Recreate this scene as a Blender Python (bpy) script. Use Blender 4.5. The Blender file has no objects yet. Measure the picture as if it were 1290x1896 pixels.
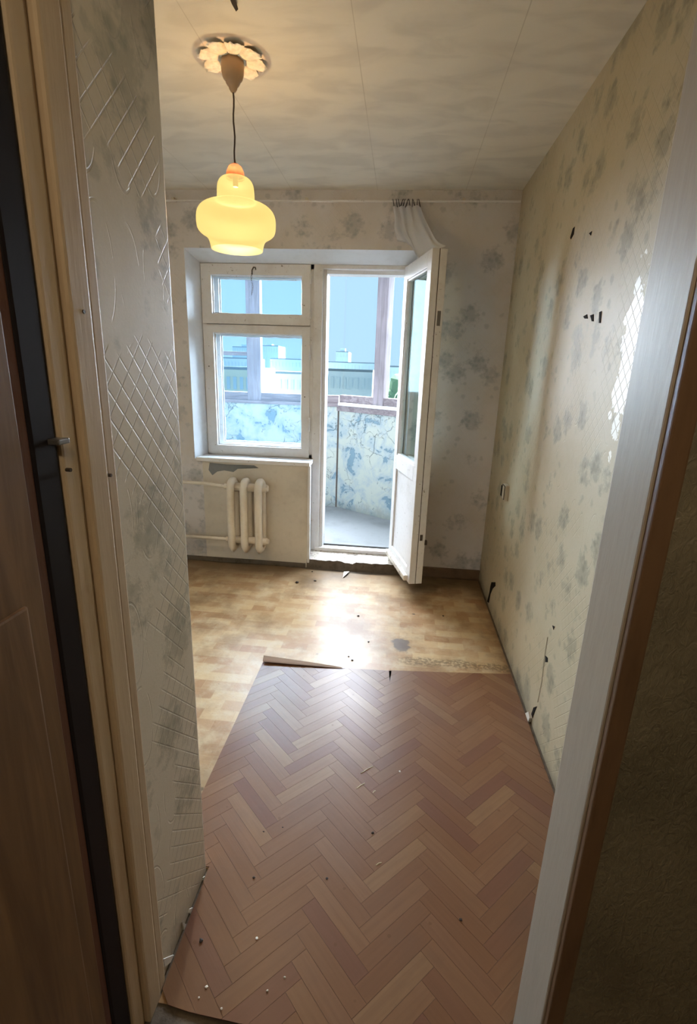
import bpy, bmesh, math, random
from mathutils import Vector, Matrix
random.seed(7)
S = bpy.context.scene
COL = S.collection

# ------------------------------------------------------------------ camera
F_PX, IW, IH = 921.9, 1290, 1896
YAW, PITCH, ROLL, CAM_H = -0.09544, -0.27763, 0.03405, 1.4406
cf = Vector((math.sin(YAW)*math.cos(PITCH), math.cos(YAW)*math.cos(PITCH), math.sin(PITCH)))
cr0 = Vector((math.cos(YAW), -math.sin(YAW), 0)); cu0 = cr0.cross(cf)
cr = math.cos(ROLL)*cr0 + math.sin(ROLL)*cu0
cu = -math.sin(ROLL)*cr0 + math.cos(ROLL)*cu0
EYE = Vector((0, 0, CAM_H))
cam = bpy.data.cameras.new('camera'); camo = bpy.data.objects.new('camera', cam); COL.objects.link(camo)
camo.matrix_world = Matrix(((cr.x, cu.x, -cf.x, 0), (cr.y, cu.y, -cf.y, 0), (cr.z, cu.z, -cf.z, CAM_H), (0, 0, 0, 1)))
cam.sensor_fit = 'VERTICAL'; cam.sensor_height = 36.0; cam.lens = 36.0*F_PX/IH
cam.clip_start = 0.01; cam.clip_end = 2000
S.camera = camo

# ------------------------------------------------------------------ light
S.view_settings.view_transform = 'Standard'; S.view_settings.look = 'None'
S.view_settings.gamma = 1.0; S.view_settings.exposure = 0.0; S.view_settings.use_curve_mapping = False
world = bpy.data.worlds.new('World'); S.world = world; world.use_nodes = True
wb = world.node_tree.nodes['Background']
wb.inputs['Color'].default_value = (0.48, 0.735, 0.97, 1); wb.inputs['Strength'].default_value = 1.05
sun = bpy.data.lights.new('overcast_sun', 'SUN'); sun.energy = 130.0; sun.angle = math.radians(100); sun.color = (0.82, 0.89, 1.0)
suno = bpy.data.objects.new('overcast_sun', sun); COL.objects.link(suno)
suno.rotation_euler = (math.radians(-61), 0, math.radians(-6)); suno.location = (0, 30, 30)
LAMP_POWER = 26.0
CORRIDOR_FILL_POWER = 22.0
S.cycles.adaptive_threshold = 0.03; S.cycles.max_bounces = 8; S.cycles.diffuse_bounces = 5; S.cycles.glossy_bounces = 3; S.cycles.transparent_max_bounces = 16
S.cycles.caustics_reflective = False; S.cycles.caustics_refractive = False

def ray(x, y):
    return cf + (x-645)/F_PX*cr - (y-948)/F_PX*cu
def px(x, y, axis, val):                       # pixel -> point on an axis-aligned plane
    d = ray(x, y); t = (val-EYE[axis])/d[axis]
    return EYE + t*d
def px_plane(x, y, p0, n):
    d = ray(x, y); t = (p0-EYE).dot(n)/d.dot(n)
    return EYE + t*d

# ------------------------------------------------------------------ node helpers
class NT:
    def __init__(s, name):
        s.m = bpy.data.materials.new(name); s.m.use_nodes = True; s.t = s.m.node_tree
        s.t.nodes.clear(); s.out = s.n('ShaderNodeOutputMaterial')
    def n(s, typ, **k):
        o = s.t.nodes.new(typ)
        for a, b in k.items(): setattr(o, a, b)
        return o
    def put(s, sock, v):
        if hasattr(v, 'is_linked') or isinstance(v, bpy.types.NodeSocket): s.t.links.new(v, sock)
        elif isinstance(v, (tuple, list)):
            sock.default_value = tuple(v) + (1,) if (len(v) == 3 and len(sock.default_value) == 4) else v
        else: sock.default_value = v
    def math(s, op, a, b=0.0, c=0.0, clamp=False):
        o = s.n('ShaderNodeMath', operation=op); o.use_clamp = clamp
        s.put(o.inputs[0], a); s.put(o.inputs[1], b); s.put(o.inputs[2], c)
        return o.outputs[0]
    def ramp(s, v, a, b, lo=0.0, hi=1.0):        # smooth step
        o = s.n('ShaderNodeMapRange', interpolation_type='SMOOTHSTEP')
        s.put(o.inputs['Value'], v); o.inputs['From Min'].default_value = a; o.inputs['From Max'].default_value = b
        o.inputs['To Min'].default_value = lo; o.inputs['To Max'].default_value = hi
        return o.outputs[0]
    def mix(s, f, a, b, mode='MIX'):
        o = s.n('ShaderNodeMix', data_type='RGBA', blend_type=mode)
        s.put(o.inputs[0], f); s.put(o.inputs[6], a); s.put(o.inputs[7], b)
        return o.outputs[2]
    def pos(s, obj=False):
        if obj: return s.n('ShaderNodeTexCoord').outputs['Object']
        return s.n('ShaderNodeNewGeometry').outputs['Position']
    def xyz(s, v):
        o = s.n('ShaderNodeSeparateXYZ'); s.put(o.inputs[0], v); return o.outputs
    def vec(s, x, y, z):
        o = s.n('ShaderNodeCombineXYZ')
        for i, v in enumerate((x, y, z)): s.put(o.inputs[i], v)
        return o.outputs[0]
    def scale(s, v, k):
        o = s.n('ShaderNodeVectorMath', operation='MULTIPLY'); s.put(o.inputs[0], v); o.inputs[1].default_value = k if isinstance(k, tuple) else (k, k, k)
        return o.outputs[0]
    def noise(s, v, sc, det=4, rough=0.55, dist=0.0):
        o = s.n('ShaderNodeTexNoise'); s.put(o.inputs['Vector'], v)
        o.inputs['Scale'].default_value = sc; o.inputs['Detail'].default_value = det
        o.inputs['Roughness'].default_value = rough; o.inputs['Distortion'].default_value = dist
        return o.outputs[0]
    def voro(s, v, sc, feature='F1', rnd=1.0, out='Distance'):
        o = s.n('ShaderNodeTexVoronoi', feature=feature); s.put(o.inputs['Vector'], v)
        o.inputs['Scale'].default_value = sc; o.inputs['Randomness'].default_value = rnd
        return o.outputs[out]
    def bump(s, h, st=0.3, dist=0.01):
        o = s.n('ShaderNodeBump'); s.put(o.inputs['Height'], h); o.inputs['Strength'].default_value = st
        o.inputs['Distance'].default_value = dist
        return o.outputs[0]
    def pbr(s, col, rough=0.6, bump=None, spec=0.5, metal=0.0, **k):
        o = s.n('ShaderNodeBsdfPrincipled'); s.put(o.inputs['Base Color'], col); s.put(o.inputs['Roughness'], rough)
        s.put(o.inputs['Specular IOR Level'], spec); s.put(o.inputs['Metallic'], metal)
        if bump is not None: s.put(o.inputs['Normal'], bump)
        for a, b in k.items(): s.put(o.inputs[a], b)
        s.t.links.new(o.outputs[0], s.out.inputs[0])
        return o

M = {}
def wallpaper(key, axis, base, green, tint_sc=1.0, trellis=0.5, painted_sheen=None, dens=4.6):
    t = NT(key); P = t.pos(); X, Y, Z = t.xyz(P)
    u = (X, Y)[axis]
    uv = t.vec(u, Z, 0.0)
    warp = t.noise(uv, 9.0, 3)
    d = t.voro(uv, dens, rnd=0.85)
    rag = t.noise(uv, 26.0, 4, 0.65)
    cl = t.ramp(t.math('ADD', d, t.math('MULTIPLY', t.math('SUBTRACT', rag, 0.5), 0.9)), 0.46, 0.20)
    leaf = t.ramp(t.voro(uv, 32.0), 0.6, 0.15)
    cl2 = t.math('MULTIPLY', cl, t.math('ADD', 0.6, t.math('MULTIPLY', leaf, 0.4)))
    # small scattered sprigs
    d2 = t.voro(uv, 13.0, rnd=1.0)
    sp = t.math('MULTIPLY', t.ramp(t.math('ADD', d2, t.math('MULTIPLY', t.math('SUBTRACT', rag, 0.5), 0.6)), 0.26, 0.12), t.ramp(t.noise(uv, 3.1, 2), 0.38, 0.52))
    cl2 = t.math('MAXIMUM', cl2, t.math('MULTIPLY', sp, 0.45))
    big = t.noise(uv, 1.7, 5, 0.6)
    col = t.mix(t.ramp(big, 0.35, 0.7), base, tuple(c*k for c, k in zip(base, (0.90, 0.86, 0.78))))
    col = t.mix(t.math('MULTIPLY', cl2, 0.85*tint_sc), col, green)
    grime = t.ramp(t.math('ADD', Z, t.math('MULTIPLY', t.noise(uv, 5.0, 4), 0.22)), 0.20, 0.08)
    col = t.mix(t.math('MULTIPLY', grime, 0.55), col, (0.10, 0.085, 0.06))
    fine = t.noise(uv, 140.0, 2)
    col = t.mix(0.16, col, t.mix(fine, (0.25, 0.22, 0.18), (0.75, 0.72, 0.66)), 'SOFT_LIGHT')
    a = t.math('FRACT', t.math('ADD', t.math('MULTIPLY', u, 21.0), t.math('MULTIPLY', Z, 20.0)))
    b = t.math('FRACT', t.math('SUBTRACT', t.math('MULTIPLY', u, 21.0), t.math('MULTIPLY', Z, 20.0)))
    la = t.ramp(t.math('ABSOLUTE', t.math('SUBTRACT', a, 0.5)), 0.435, 0.475)
    lb = t.ramp(t.math('ABSOLUTE', t.math('SUBTRACT', b, 0.5)), 0.435, 0.475)
    lines = t.math('MAXIMUM', la, lb)
    reg = t.ramp(t.noise(uv, 3.4, 1, 0.4), 0.50, 0.53)
    lines = t.math('MULTIPLY', lines, reg)
    # arched outlines
    ar = t.voro(t.scale(uv, (1.0, 0.45, 1.0)), 10.0, rnd=0.25)
    arch = t.ramp(t.math('ABSOLUTE', t.math('SUBTRACT', ar, 0.42)), 0.016, 0.006)
    lines = t.math('MAXIMUM', lines, t.math('MULTIPLY', t.math('MULTIPLY', arch, 0.6), t.math('MULTIPLY', t.math('SUBTRACT', 1.0, reg), t.ramp(t.noise(uv, 7.0, 1), 0.46, 0.52))))
    h = t.math('ADD', t.math('MULTIPLY', lines, -trellis), t.math('ADD', t.math('MULTIPLY', t.math('MULTIPLY', cl, rag), 0.5), t.math('MULTIPLY', fine, 0.12)))
    col = t.mix(t.math('MULTIPLY', lines, 0.22*trellis*2), col, tuple(c*0.55 for c in base))
    rough = t.math('ADD', 0.42, t.math('MULTIPLY', rag, 0.2))
    bstr = 0.45
    if painted_sheen:                                    # sheen on the lozenges painted in as pale colour
        gy, gz, ry, rz = painted_sheen
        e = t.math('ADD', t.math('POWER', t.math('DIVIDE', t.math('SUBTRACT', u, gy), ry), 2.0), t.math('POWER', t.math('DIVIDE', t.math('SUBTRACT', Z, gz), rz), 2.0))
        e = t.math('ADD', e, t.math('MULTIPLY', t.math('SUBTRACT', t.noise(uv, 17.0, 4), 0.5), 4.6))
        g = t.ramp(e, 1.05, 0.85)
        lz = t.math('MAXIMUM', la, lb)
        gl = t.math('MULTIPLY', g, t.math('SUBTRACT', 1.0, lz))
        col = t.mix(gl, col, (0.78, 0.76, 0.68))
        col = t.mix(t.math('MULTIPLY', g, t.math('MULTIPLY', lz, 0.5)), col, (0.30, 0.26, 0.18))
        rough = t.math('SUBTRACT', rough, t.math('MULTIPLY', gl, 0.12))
    t.pbr(col, rough, t.bump(h, bstr, 0.004), 0.3)
    M[key] = t.m

wallpaper('wallpaper_right', 1, (0.46, 0.40, 0.285), (0.20, 0.19, 0.135), painted_sheen=(1.585, 1.50, 0.055, 0.24), trellis=0.4, dens=6.6)
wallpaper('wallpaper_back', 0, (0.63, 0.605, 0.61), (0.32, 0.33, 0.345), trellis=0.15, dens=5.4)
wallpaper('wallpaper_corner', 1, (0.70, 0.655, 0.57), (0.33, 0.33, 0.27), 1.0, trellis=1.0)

def paint(key, col, dirt=(0.30, 0.25, 0.18), amt=0.35, rough=0.45, sc=6.0, bump=0.25, chips=0.0, streak=None, spec=0.35):
    t = NT(key); P = t.pos()
    if streak: P2 = t.scale(P, streak)
    else: P2 = P
    a = t.noise(P2, sc, 5, 0.6); b = t.noise(P2, sc*9, 3)
    c = t.mix(t.math('MULTIPLY', t.ramp(a, 0.45, 0.75), amt), col, dirt)
    c = t.mix(t.math('MULTIPLY', t.ramp(b, 0.5, 0.8), amt*0.4), c, dirt)
    if chips:
        ch = t.ramp(t.noise(P, 38.0, 5, 0.7), 0.70-chips*0.1, 0.73-chips*0.1)
        c = t.mix(t.math('MULTIPLY', ch, 0.8), c, (0.16, 0.12, 0.08))
    t.pbr(c, rough, t.bump(t.math('ADD', a, t.math('MULTIPLY', b, 0.4)), bump, 0.004), spec)
    M[key] = t.m
paint('white_paint', (0.72, 0.715, 0.715), amt=0.25, chips=0.5, sc=5)
paint('cream_paint', (0.62, 0.565, 0.48), (0.27, 0.23, 0.17), 0.35, 0.5, sc=3.0)
paint('reveal_paint', (0.67, 0.69, 0.72), (0.33, 0.31, 0.28), 0.3, 0.5, sc=4)
paint('radiator_paint', (0.70, 0.64, 0.54), (0.38, 0.29, 0.19), 0.25, 0.28, sc=9, bump=0.1)
paint('step_paint', (0.66, 0.62, 0.55), (0.25, 0.20, 0.14), 0.6, 0.4, sc=14, chips=1.5)
paint('jamb_left_paint', (0.52, 0.41, 0.28), (0.30, 0.19, 0.10), 0.45, 0.6, sc=3.0, streak=(5, 5, 0.5))
paint('jamb_right_paint', (0.39, 0.335, 0.265), (0.27, 0.225, 0.17), 0.4, 0.48, sc=3.0, streak=(3, 3, 0.6), spec=0.22)
paint('brown_edge', (0.17, 0.10, 0.055), (0.07, 0.042, 0.025), 0.5, 0.5, sc=5, streak=(3, 3, 0.5))
paint('red_primer', (0.11, 0.045, 0.03), (0.03, 0.015, 0.012), 0.5, 0.5, sc=5, streak=(3, 3, 0.5))
paint('concrete', (0.20, 0.21, 0.215), (0.12, 0.125, 0.125), 0.5, 0.85, sc=3.5)
paint('dark_dirt', (0.125, 0.10, 0.075), (0.045, 0.034, 0.024), 0.7, 0.9, sc=20, bump=0.6)
paint('baseboard_paint', (0.16, 0.10, 0.06), (0.05, 0.035, 0.02), 0.6, 0.55, sc=10)
paint('rust_metal', (0.07, 0.055, 0.045), (0.03, 0.02, 0.015), 0.5, 0.5, sc=40)
paint('lining', (0.40, 0.37, 0.33), amt=0.2)

def wood(key, c1, c2, axis=2, rough=0.5, sc=1.0, gloss_bump=0.2):
    t = NT(key); P = t.pos()
    k = [14.0*sc]*3; k[axis] = 1.0*sc
    a = t.noise(t.scale(P, tuple(k)), 1.6, 6, 0.6, 1.2); b = t.noise(P, 2.2, 3)
    c = t.mix(t.ramp(a, 0.3, 0.72), c1, c2)
    c = t.mix(t.math('MULTIPLY', t.ramp(b, 0.4, 0.75), 0.6), c, tuple(v*0.45 for v in c1))
    t.pbr(c, rough, t.bump(a, gloss_bump, 0.003)); M[key] = t.m
wood('door_brown', (0.21, 0.115, 0.048), (0.115, 0.058, 0.024))
wood('weathered_wood', (0.22, 0.185, 0.19), (0.11, 0.085, 0.09), 0, 0.7, 1.5, 0.5)
wood('weathered_post', (0.25, 0.22, 0.24), (0.15, 0.125, 0.13), 2, 0.7, 1.5, 0.4)

def ceiling_mat():
    t = NT('ceiling_paper'); P = t.pos(); X, Y, Z = t.xyz(P)
    uv = t.vec(X, Y, 0.0)
    a = t.noise(t.scale(uv, (1.0, 2.2, 1.0)), 4.0, 4, 0.5, 0.6); b = t.noise(uv, 1.3, 4)
    fan = t.voro(uv, 14.0, 'SMOOTH_F1', 0.9)
    f = t.noise(uv, 160.0, 2)
    c = t.mix(t.ramp(a, 0.40, 0.68), (0.70, 0.65, 0.56), (0.60, 0.555, 0.48))  # blotchy shading painted into the tone of the paper
    c = t.mix(t.math('MULTIPLY', t.ramp(b, 0.45, 0.7), 0.4), c, (0.54, 0.49, 0.42))
    # seams of the ceiling paper strips, running down the room
    s = t.math('ABSOLUTE', t.math('SUBTRACT', t.math('FRACT', t.math('ADD', t.math('DIVIDE', X, 0.53), 0.415)), 0.5))
    s = t.ramp(t.math('ADD', s, t.math('MULTIPLY', t.math('SUBTRACT', t.noise(uv, 3.0, 2), 0.5), 0.006)), 0.4962, 0.4985)
    c = t.mix(t.math('MULTIPLY', s, 0.35), c, (0.25, 0.2, 0.13))
    h = t.math('ADD', t.math('MULTIPLY', a, 1.0), t.math('ADD', t.math('MULTIPLY', fan, 0.5), t.math('MULTIPLY', f, 0.05)))
    t.pbr(c, 0.55, t.bump(h, 0.28, 0.006), 0.4); M['ceiling_paper'] = t.m
ceiling_mat()

def old_lino():
    t = NT('worn_linoleum'); P = t.pos(); X, Y, Z = t.xyz(P); uv = t.vec(X, Y, 0.0)
    br = t.n('ShaderNodeTexBrick'); t.put(br.inputs['Vector'], t.scale(uv, 1.0))
    br.offset = 0.5; br.inputs['Scale'].default_value = 1.0
    br.inputs['Color1'].default_value = (0.50, 0.36, 0.20, 1); br.inputs['Color2'].default_value = (0.30, 0.155, 0.070, 1)
    br.inputs['Mortar'].default_value = (0.42, 0.30, 0.16, 1); br.inputs['Mortar Size'].default_value = 0.001
    br.inputs['Brick Width'].default_value = 0.14; br.inputs['Row Height'].default_value = 0.066; br.inputs['Bias'].default_value = -0.15
    a = t.noise(uv, 2.6, 6, 0.65); b = t.noise(uv, 9.0, 5, 0.65); f = t.noise(uv, 60.0, 3)
    c = t.mix(t.ramp(b, 0.42, 0.66, 0.0, 0.6), br.outputs['Color'], (0.53, 0.43, 0.28))     # print rubbed away
    c = t.mix(t.math('MULTIPLY', t.ramp(a, 0.46, 0.66), 0.65), c, (0.21, 0.125, 0.060))
    c = t.mix(t.math('MULTIPLY', t.ramp(f, 0.60, 0.75), 0.35), c, (0.16, 0.105, 0.055))
    sp = t.ramp(t.math('ADD', t.voro(uv, 5.5), t.math('MULTIPLY', t.math('SUBTRACT', b, 0.5), 0.25)), 0.075, 0.03)
    c = t.mix(t.math('MULTIPLY', sp, 0.75), c, (0.07, 0.05, 0.03))
    # darker brown towards the back wall, and towards the right wall
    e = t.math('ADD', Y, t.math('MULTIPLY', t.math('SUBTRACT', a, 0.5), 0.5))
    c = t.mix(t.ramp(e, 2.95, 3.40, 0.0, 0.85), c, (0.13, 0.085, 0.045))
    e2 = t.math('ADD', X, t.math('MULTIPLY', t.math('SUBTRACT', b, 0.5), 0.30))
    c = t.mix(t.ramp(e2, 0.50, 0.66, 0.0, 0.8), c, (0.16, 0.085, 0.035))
    # old glue line beside the edge of the newer sheet
    g = t.ramp(t.math('ABSOLUTE', t.math('SUBTRACT', Y, t.math('ADD', 2.30, t.math('MULTIPLY', t.math('SUBTRACT', b, 0.5), 0.10)))), 0.05, 0.02)
    g = t.math('MULTIPLY', g, t.math('MULTIPLY', t.ramp(X, 0.0, 0.15), t.ramp(f, 0.40, 0.55)))
    c = t.mix(t.math('MULTIPLY', g, 0.6), c, (0.10, 0.07, 0.035))
    # blackened spot
    r = t.math('SQRT', t.math('ADD', t.math('POWER', t.math('SUBTRACT', X, 0.08), 2.0), t.math('POWER', t.math('MULTIPLY', t.math('SUBTRACT', Y, 2.45), 0.6), 2.0)))
    c = t.mix(t.math('MULTIPLY', t.ramp(t.math('ADD', r, t.math('MULTIPLY', t.math('SUBTRACT', t.noise(uv, 16.0, 3), 0.5), 0.09)), 0.055, 0.035), 0.8), c, (0.10, 0.085, 0.08))
    rough = t.math('ADD', 0.20, t.math('MULTIPLY', a, 0.30))
    t.pbr(c, rough, t.bump(t.math('ADD', b, t.math('MULTIPLY', a, 1.5)), 0.35, 0.005), 0.16); M['worn_linoleum'] = t.m
old_lino()

def plank_mat():
    t = NT('herringbone_print'); o = t.pos(True); P = t.pos()
    rnd = t.n('ShaderNodeObjectInfo').outputs['Random']
    ov = t.n('ShaderNodeVectorMath', operation='ADD'); t.put(ov.inputs[0], o); t.put(ov.inputs[1], t.vec(t.math('MULTIPLY', rnd, 13.0), t.math('MULTIPLY', rnd, 7.0), 0.0))
    g = t.noise(t.scale(ov.outputs[0], (3.0, 55.0, 1.0)), 1.5, 6, 0.6, 0.5)
    base = t.mix(rnd, (0.168, 0.082, 0.042), (0.198, 0.104, 0.055))
    base = t.mix(t.ramp(t.math('FRACT', t.math('MULTIPLY', rnd, 7.31)), 0.72, 0.95), base, (0.215, 0.120, 0.062))
    base = t.mix(t.ramp(t.math('FRACT', t.math('MULTIPLY', rnd, 3.77)), 0.78, 0.95), base, (0.152, 0.070, 0.043))
    c = t.mix(t.math('MULTIPLY', t.ramp(g, 0.35, 0.75), 0.6), base, t.mix(0.5, base, (0.12, 0.055, 0.03)))
    X, Y, Z = t.xyz(P); uv = t.vec(X, Y, 0.0)
    n1 = t.noise(uv, 3.0, 5, 0.6)
    c = t.mix(t.math('MULTIPLY', t.ramp(n1, 0.48, 0.74), 0.45), c, (0.13, 0.07, 0.04))
    vr = t.n('ShaderNodeTexVoronoi'); t.put(vr.inputs['Vector'], uv); vr.inputs['Scale'].default_value = 16.0
    sel = t.ramp(t.xyz(vr.outputs['Color'])[0], 0.55, 0.6)
    dot = t.math('MULTIPLY', t.ramp(t.math('ADD', vr.outputs['Distance'], t.math('MULTIPLY', t.noise(uv, 50.0, 2), 0.05)), 0.13, 0.085), sel)
    c = t.mix(t.math('MULTIPLY', dot, 0.5), c, (0.11, 0.05, 0.02))
    rough = t.math('ADD', 0.22, t.math('MULTIPLY', n1, 0.25))
    t.pbr(c, rough, t.bump(t.math('ADD', t.math('MULTIPLY', g, 0.3), t.math('MULTIPLY', n1, 2.0)), 0.2, 0.004), 0.2); M['herringbone_print'] = t.m
plank_mat()
def solid(key, col, rough=0.6, spec=0.5, **k):
    t = NT(key); n = t.noise(t.pos(), 30.0, 3)
    c = t.mix(t.math('MULTIPLY', n, 0.35), col, tuple(v*0.6 for v in col))
    t.pbr(c, rough, None, spec, **k); M[key] = t.m
solid('black_paint', (0.014, 0.011, 0.012), 0.6, 0.12)
solid('lino_back', (0.14, 0.08, 0.055), 0.6)
solid('lino_underside', (0.15, 0.075, 0.03), 0.8)
solid('cord_brown', (0.06, 0.04, 0.03), 0.6)
solid('cup_plastic', (0.50, 0.32, 0.18), 0.4)
solid('cup_band', (0.75, 0.62, 0.45), 0.4)
solid('black_hole', (0.012, 0.010, 0.009), 0.9, 0.1)
solid('switch_plastic', (0.50, 0.44, 0.34), 0.35)
solid('plaster_white', (0.75, 0.72, 0.66), 0.8)
solid('dark_crumb', (0.03, 0.02, 0.015), 0.8)
solid('straw', (0.62, 0.50, 0.30), 0.7)
solid('metal_grey', (0.20, 0.19, 0.18), 0.35, metal=0.6)
solid('ring_dark', (0.05, 0.05, 0.06), 0.5)

def rosette_mat():
    t = NT('rosette_paper'); n = t.noise(t.pos(), 45.0, 4); v = t.voro(t.pos(), 60.0)
    c = t.mix(t.ramp(n, 0.4, 0.65), (0.85, 0.85, 0.76), (0.68, 0.69, 0.62))
    c = t.mix(t.math('MULTIPLY', t.ramp(n, 0.66, 0.74), 0.7), c, (0.06, 0.05, 0.04))
    t.pbr(c, 0.6, t.bump(v, 0.6, 0.004)); M['rosette_paper'] = t.m
rosette_mat()

def parapet_mat():
    t = NT('peeling_blue_paint'); P = t.pos()
    a = t.noise(P, 5.0, 6, 0.65, 0.4); b = t.noise(P, 16.0, 5, 0.7)
    c = t.mix(t.ramp(a, 0.42, 0.60), (0.32, 0.34, 0.295), (0.225, 0.28, 0.295))
    c = t.mix(t.ramp(a, 0.575, 0.60), c, (0.11, 0.175, 0.21))
    c = t.mix(t.math('MULTIPLY', t.ramp(b, 0.63, 0.66), 0.75), c, (0.08, 0.11, 0.125))
    ck = t.voro(t.vec(*[t.math('ADD', q, t.math('MULTIPLY', t.noise(P, 9.0, 4), 0.25)) for q in t.xyz(P)]), 6.5, 'DISTANCE_TO_EDGE')
    crk = t.math('MULTIPLY', t.ramp(ck, 0.030, 0.008), t.ramp(t.noise(P, 3.0, 3), 0.46, 0.56))
    c = t.mix(t.math('MULTIPLY', crk, 0.7), c, (0.05, 0.065, 0.07))
    Z = t.xyz(P)[2]
    c = t.mix(t.ramp(t.math('ADD', Z, t.math('MULTIPLY', b, 0.25)), 0.30, 0.18, 0, 0.55), c, (0.15, 0.16, 0.145))
    h = t.math('ADD', t.ramp(a, 0.575, 0.60, 0, -1), t.math('MULTIPLY', crk, -1.0))
    t.pbr(c, 0.7, t.bump(h, 0.6, 0.006)); M['peeling_blue_paint'] = t.m
parapet_mat()

def glass(key, dust_haze, tint=(0.95, 0.98, 0.99), dust_haze_col=(0.80, 0.90, 0.93), refl=1.0, gcol=(1, 1, 1)):  # dusty film doubles as outdoor haze, sky blue painted into its colour
    t = NT(key); P = t.pos()
    tr = t.n('ShaderNodeBsdfTransparent'); tr.inputs[0].default_value = tint + (1,)
    gl = t.n('ShaderNodeBsdfGlossy'); gl.inputs['Roughness'].default_value = 0.04; gl.inputs[0].default_value = tuple(gcol) + (1,)
    fr = t.n('ShaderNodeFresnel'); fr.inputs[0].default_value = 1.45
    m1 = t.n('ShaderNodeMixShader'); t.put(m1.inputs[0], t.math('MULTIPLY', fr.outputs[0], refl)); t.t.links.new(tr.outputs[0], m1.inputs[1]); t.t.links.new(gl.outputs[0], m1.inputs[2])
    tl = t.n('ShaderNodeBsdfTranslucent'); tl.inputs[0].default_value = dust_haze_col + (1,)
    df = t.n('ShaderNodeBsdfDiffuse'); df.inputs[0].default_value = dust_haze_col + (1,)
    m2 = t.n('ShaderNodeMixShader'); m2.inputs[0].default_value = 0.3; t.t.links.new(tl.outputs[0], m2.inputs[1]); t.t.links.new(df.outputs[0], m2.inputs[2])
    n = t.noise(P, 2.5, 4); n2 = t.noise(t.scale(P, (1, 1, 0.35)), 14.0, 4)
    f = t.math('MULTIPLY', t.math('ADD', 0.6, t.math('ADD', t.math('MULTIPLY', n, 0.5), t.math('MULTIPLY', n2, 0.3))), dust_haze)
    m3 = t.n('ShaderNodeMixShader'); t.put(m3.inputs[0], f); t.t.links.new(m1.outputs[0], m3.inputs[1]); t.t.links.new(m2.outputs[0], m3.inputs[2])
    t.t.links.new(m3.outputs[0], t.out.inputs[0]); M[key] = t.m
glass('window_glass', 0.014, (0.88, 0.96, 1.0), (0.26, 0.55, 0.86), 0.15)
glass('balcony_glass', 0.006, (0.95, 0.98, 0.99), (0.30, 0.52, 0.66), 0.1)
glass('leaf_glass', 0.004, (0.86, 0.95, 0.95), (0.35, 0.55, 0.60), 0.02, (0.55, 0.82, 0.92))  # blue of the sky painted into the tint of this pane's reflection

def shade_mat():
    t = NT('opal_glass')
    tr = t.n('ShaderNodeBsdfTransparent'); tr.inputs[0].default_value = (1.0, 0.88, 0.62, 1)
    em = t.n('ShaderNodeEmission')
    lw = t.n('ShaderNodeLayerWeight'); lw.inputs[0].default_value = 0.35
    c = t.mix(t.noise(t.pos(), 12.0, 2), (0.88, 0.64, 0.20), (0.92, 0.69, 0.22))
    t.put(em.inputs[0], c); em.inputs[1].default_value = 1.2
    m = t.n('ShaderNodeMixShader'); m.inputs[0].default_value = 0.72
    t.t.links.new(tr.outputs[0], m.inputs[1]); t.t.links.new(em.outputs[0], m.inputs[2])
    gl = t.n('ShaderNodeBsdfGlossy'); gl.inputs['Roughness'].default_value = 0.7
    m2 = t.n('ShaderNodeMixShader'); m2.inputs[0].default_value = 0.04
    t.t.links.new(m.outputs[0], m2.inputs[1]); t.t.links.new(gl.outputs[0], m2.inputs[2])
    t.t.links.new(m2.outputs[0], t.out.inputs[0]); M['opal_glass'] = t.m
shade_mat()
def cap_mat():
    t = NT('cap_plastic')
    c = t.mix(t.noise(t.pos(), 40.0, 3), (0.42, 0.16, 0.09), (0.32, 0.11, 0.07))
    b = t.pbr(c, 0.4); tr = t.n('ShaderNodeBsdfTransparent'); tr.inputs[0].default_value = (1.0, 0.72, 0.5, 1)
    tl = t.n('ShaderNodeBsdfTranslucent'); t.put(tl.inputs[0], c); a = t.n('ShaderNodeMixShader'); a.inputs[0].default_value = 0.4
    t.t.links.new(b.outputs[0], a.inputs[1]); t.t.links.new(tl.outputs[0], a.inputs[2])
    m = t.n('ShaderNodeMixShader'); m.inputs[0].default_value = 0.45
    t.t.links.new(a.outputs[0], m.inputs[1]); t.t.links.new(tr.outputs[0], m.inputs[2]); t.t.links.new(m.outputs[0], t.out.inputs[0]); M['cap_plastic'] = t.m
cap_mat()
def bulb_mat():
    t = NT('bulb_glass'); tr = t.n('ShaderNodeBsdfTransparent'); em = t.n('ShaderNodeEmission')
    em.inputs[0].default_value = (1, 0.8, 0.45, 1); em.inputs[1].default_value = 1.0
    m = t.n('ShaderNodeMixShader'); m.inputs[0].default_value = 0.05
    t.t.links.new(tr.outputs[0], m.inputs[1]); t.t.links.new(em.outputs[0], m.inputs[2]); t.t.links.new(m.outputs[0], t.out.inputs[0]); M['bulb_glass'] = t.m
bulb_mat()
def cloth_mat():
    t = NT('tulle'); tl = t.n('ShaderNodeBsdfTranslucent'); df = t.n('ShaderNodeBsdfDiffuse'); tr = t.n('ShaderNodeBsdfTransparent')
    tl.inputs[0].default_value = (0.74, 0.76, 0.80, 1); df.inputs[0].default_value = (0.74, 0.74, 0.75, 1)
    m = t.n('ShaderNodeMixShader'); m.inputs[0].default_value = 0.6; t.t.links.new(tl.outputs[0], m.inputs[1]); t.t.links.new(df.outputs[0], m.inputs[2])
    m2 = t.n('ShaderNodeMixShader'); m2.inputs[0].default_value = 0.12; t.t.links.new(m.outputs[0], m2.inputs[1]); t.t.links.new(tr.outputs[0], m2.inputs[2])
    t.t.links.new(m2.outputs[0], t.out.inputs[0]); M['tulle'] = t.m
cloth_mat()
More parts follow.
